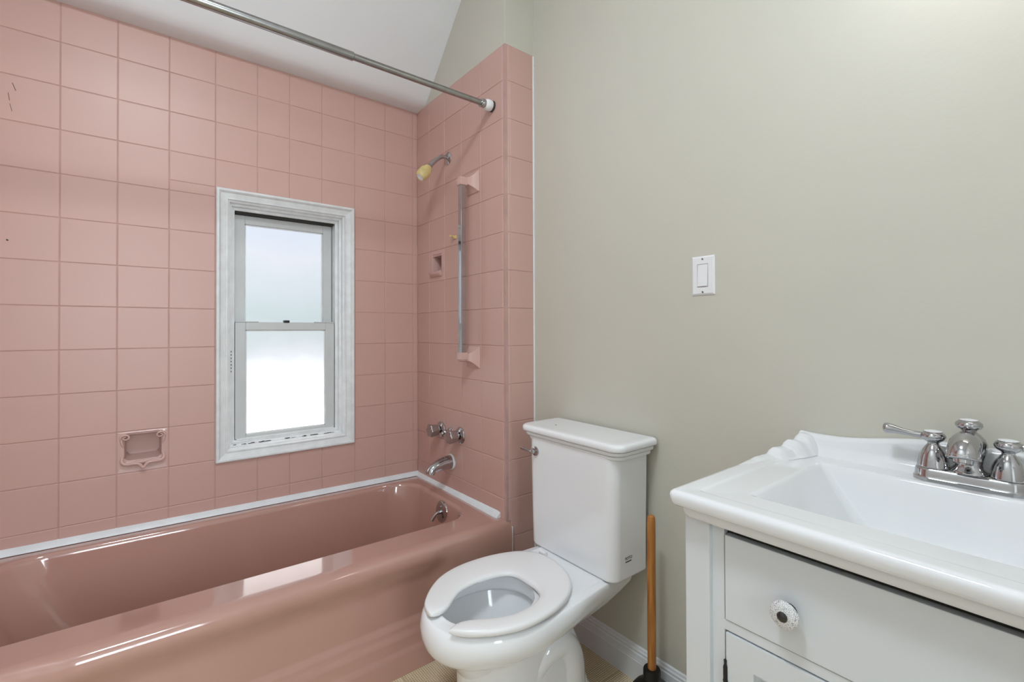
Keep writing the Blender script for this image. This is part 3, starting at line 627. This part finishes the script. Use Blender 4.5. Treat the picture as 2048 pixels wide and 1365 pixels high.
for i in range(1, 13):
    t_ = i/12; zz = .858-.158*t_
    rs.append(bas(-.274+.075*t_+.02*t_**4, .0505-.055*t_-.012*t_**2-.03*t_**6, .2375-.115*t_-.02*t_**2-.03*t_**6, .012+.012*t_+.02*t_**4, zz))
rs.append(bas(-.14, -.07, .04, .03, .696))
G().loft(rs, False, True).build('basin_slab', 'sink_porcelain', snk, smooth=50)
# backsplash along the wall, dipping beside raised corners
def bz(y):
    a = abs(y-VY)/SYW
    return .931-.022*sm(.15, .72, a)+.004*sm(.80, .97, a)
ys = [VY+SYW-.034-(2*SYW-.068)*i/60 for i in range(61)]
rings = []
for y in ys:
    h = bz(y); rings.append([(GX-.001, y, .860), (GX-.052, y, .860), (GX-.044, y, .867), (GX-.034, y, .876), (GX-.029, y, .888), (GX-.027, y, h-.010), (GX-.024, y, h-.004), (GX-.018, y, h), (GX-.004, y, h), (GX-.001, y, h-.002)])
G().loft(rings).build('backsplash', 'sink_porcelain', snk, smooth=60)
# scalloped side returns at both ends of the backsplash
def sz(x):      # outline from front to wall
    pts = [(-.12, .868), (-.075, .870), (-.040, .8725), (.000, .8730), (.010, .8815), (.022, .8855), (.052, .8850), (.062, .8945), (.074, .8985), (.098, .8965), (.108, .9050), (.122, .909), (.154, .910)]
    for (a, b), (c, d) in zip(pts, pts[1:]):
        if a <= x <= c: return b+(d-b)*sm(0, 1, (x-a)/(c-a))
    return .868
for s in (1, -1):
    rings = []; e = VY+s*SYW
    for i in range(72):
        x = -.12+(GX-.002+.12)*i/71; h = sz(x); k = min(1, (h-.868)/.02); off = .034*sm(-.06, .15, x); E_ = e-s*off
        rings.append([(x, e-s*.0035, .860), (x, E_-s*.0025, max(h-.006, .862)), (x, E_-s*.006, h-.0005), (x, E_-s*.012, h), (x, E_-s*.022, h-.002), (x, E_-s*(.028+.004*k), h-.006), (x, E_-s*(.034+.006*k), max(.8665, h-.018)), (x, E_-s*(.040+.012*k), .8655), (x, E_-s*.050, .860)])
    G().loft(rings).build('side_scallop', 'sink_porcelain', snk, smooth=50)

# ------------------------------------------------------------------ sink faucet
FX, FY, FZ = .092, VY+.004, .8665
fa = thing('sink_faucet', (FX, FY, FZ), 'chrome two-handle centre-set faucet with teapot spout on the white sink', 'faucet')
def stad(l, w, z, n=14):
    out = []
    for s, a0 in ((1, 0), (-1, math.pi)):
        for i in range(n+1):
            a = a0+math.pi*i/n; out.append((FX+w*math.cos(a), FY+s*l+w*math.sin(a), z))
    return out
G().loft([stad(.053, .030, FZ-.003), stad(.053, .030, FZ+.003), stad(.053, .0285, FZ+.0045), stad(.053, .0275, FZ+.008), stad(.053, .0265, FZ+.017), stad(.053, .0245, FZ+.021), stad(.053, .021, FZ+.0235)]).build('base_plate', 'chrome', fa, smooth=40)
for s in (1, -1):
    o = (FX, FY+s*.0515, FZ)
    b = G().lathe([(.0255, .0225), (.0255, .025), (.0245, .029), (.0235, .034), (.0215, .044), (.0175, .054), (.0125, .062), (.0095, .066), (.0088, .069), (.0105, .0715), (.016, .075), (.0195, .080), (.0195, .084), (.017, .0885), (.0145, .090), (.0145, .0915)], o, (0, 0, 1), 36).build('handle_bell', 'chrome', fa, smooth=50)
    G().lathe([(.0138, .0905), (.0138, .0925), (.008, .0938), (0, .0940)], o, (0, 0, 1), 28).build('index_cap', 'white_plastic', fa, b)
    d = Vector((-.10*s if s > 0 else .0, s, .0)).normalized(); q = Vector(o)+Vector((0, 0, .082))
    G().tube([q+d*t_+Vector((0, 0, zz)) for t_, zz in ((.010, 0), (.024, .0005), (.036, .0015), (.050, .0035), (.062, .0055), (.071, .0062), (.076, .0062), (.0785, .0062), (.0795, .0062))], [.0062, .0062, .0060, .0070, .0094, .0108, .0100, .0064, .001], 18).build('lever', 'chrome', fa, b, smooth=60)
o = (FX, FY, FZ)
sb = G().lathe([(.0275, .0225), (.0275, .025), (.0245, .029), (.0205, .034), (.0195, .040), (.0210, .049), (.0245, .060), (.0262, .070), (.0255, .079), (.0220, .088), (.0165, .095), (.0115, .0995), (.0100, .102), (.0125, .103), (.0175, .107), (.020, .1115), (.019, .1165), (.0155, .1195), (.0135, .1205), (.0135, .1215)], o, (0, 0, 1), 40).build('spout_column', 'chrome', fa, smooth=50)
G().lathe([(.013, .1205), (.013, .1225), (.007, .1236), (0, .1238)], o, (0, 0, 1), 28).build('index_cap', 'white_plastic', fa, sb)
spd = Vector((-1, 0.0, 0)); cc = Vector(o)
path = catmull([cc+Vector((0, 0, .066)), cc+spd*.016+Vector((0, 0, .077)), cc+spd*.034+Vector((0, 0, .081)), cc+spd*.050+Vector((0, 0, .077)), cc+spd*.059+Vector((0, 0, .068)), cc+spd*.062+Vector((0, 0, .060))], 22)
G().tube(path, [.0215+.002*sm(0, 21, i) for i in range(22)], 28).build('spout', 'chrome', fa, sb, smooth=60)
ee = path[-1]; ed = (path[-1]-path[-3]).normalized()
G().lathe([(.0230, -.003), (.0245, -.001), (.0245, .002), (.0225, .0035), (.014, .004), (.0135, .010), (.0105, .010), (.010, .005), (0, .004)], ee, ed, 32).build('aerator_ring', 'chrome', fa, sb)

# ------------------------------------------------------------------ lamps of the room and an added fill window (outside the photograph's frame)
t = thing('vanity_lamp', (GX, VY-.02, 1.98), 'frosted bar lamp on the wall above the sink', 'lamp')
G().box((GX, VY-.36, 1.99), (GX-.03, VY+.02, 2.05)).build('back_plate', 'chrome', t, bevel=.005)
for dy in (-.02, -.32): G().box((GX-.02, VY+dy-.01, 2.005), (GX-.11, VY+dy+.01, 2.035)).build('bracket', 'chrome', t, bevel=.004)
G().tube([(GX-.10, VY-.39, 2.02), (GX-.10, VY-.385, 2.02), (GX-.10, VY+.045, 2.02), (GX-.10, VY+.05, 2.02)], [.03, .045, .045, .03], 28).build('diffuser', 'globe_glass', t, smooth=60)
t = thing('ceiling_lamp', (-1.16, -1.76, CEIL), 'frosted dome lamp on the ceiling', 'lamp')
G().lathe([(.195, 0), (.195, -.02), (.185, -.03)], (-1.16, -1.76, CEIL), (0, 0, 1), 36).build('pan', 'white_plastic', t)
G().lathe([(.182*math.cos(a), -.03-.06*math.sin(a)) for a in [math.pi/2*i/10 for i in range(11)]], (-1.16, -1.76, CEIL), (0, 0, 1), 36).build('dome', 'dome_glass', t, smooth=60)
w2 = thing('fill_window', (-1.15, FRONT-1.4, .9), 'added glowing fill window in the unseen hall beyond the doorway', 'window', kind='structure')  # added glowing panes, unseen, to fill the room from behind the viewer
hy = FRONT-1.4
for a, b in (((-1.72, .84), (-1.65, 2.16)), ((-.65, .84), (-.58, 2.16)), ((-1.65, 2.09), (-.65, 2.16)), ((-1.65, .84), (-.65, .91)), ((-1.17, .91), (-1.13, 2.09))):
    G().box((a[0], hy, a[1]), (b[0], hy+.03, b[1])).build('frame_bar', 'white_trim', w2, bevel=.003)
for a, b in ((-1.65, -1.17), (-1.13, -.65)):
    G().box((a, hy+.004, .91), (b, hy+.008, 2.09)).build('pane', 'fill_glass', w2, smooth=0)
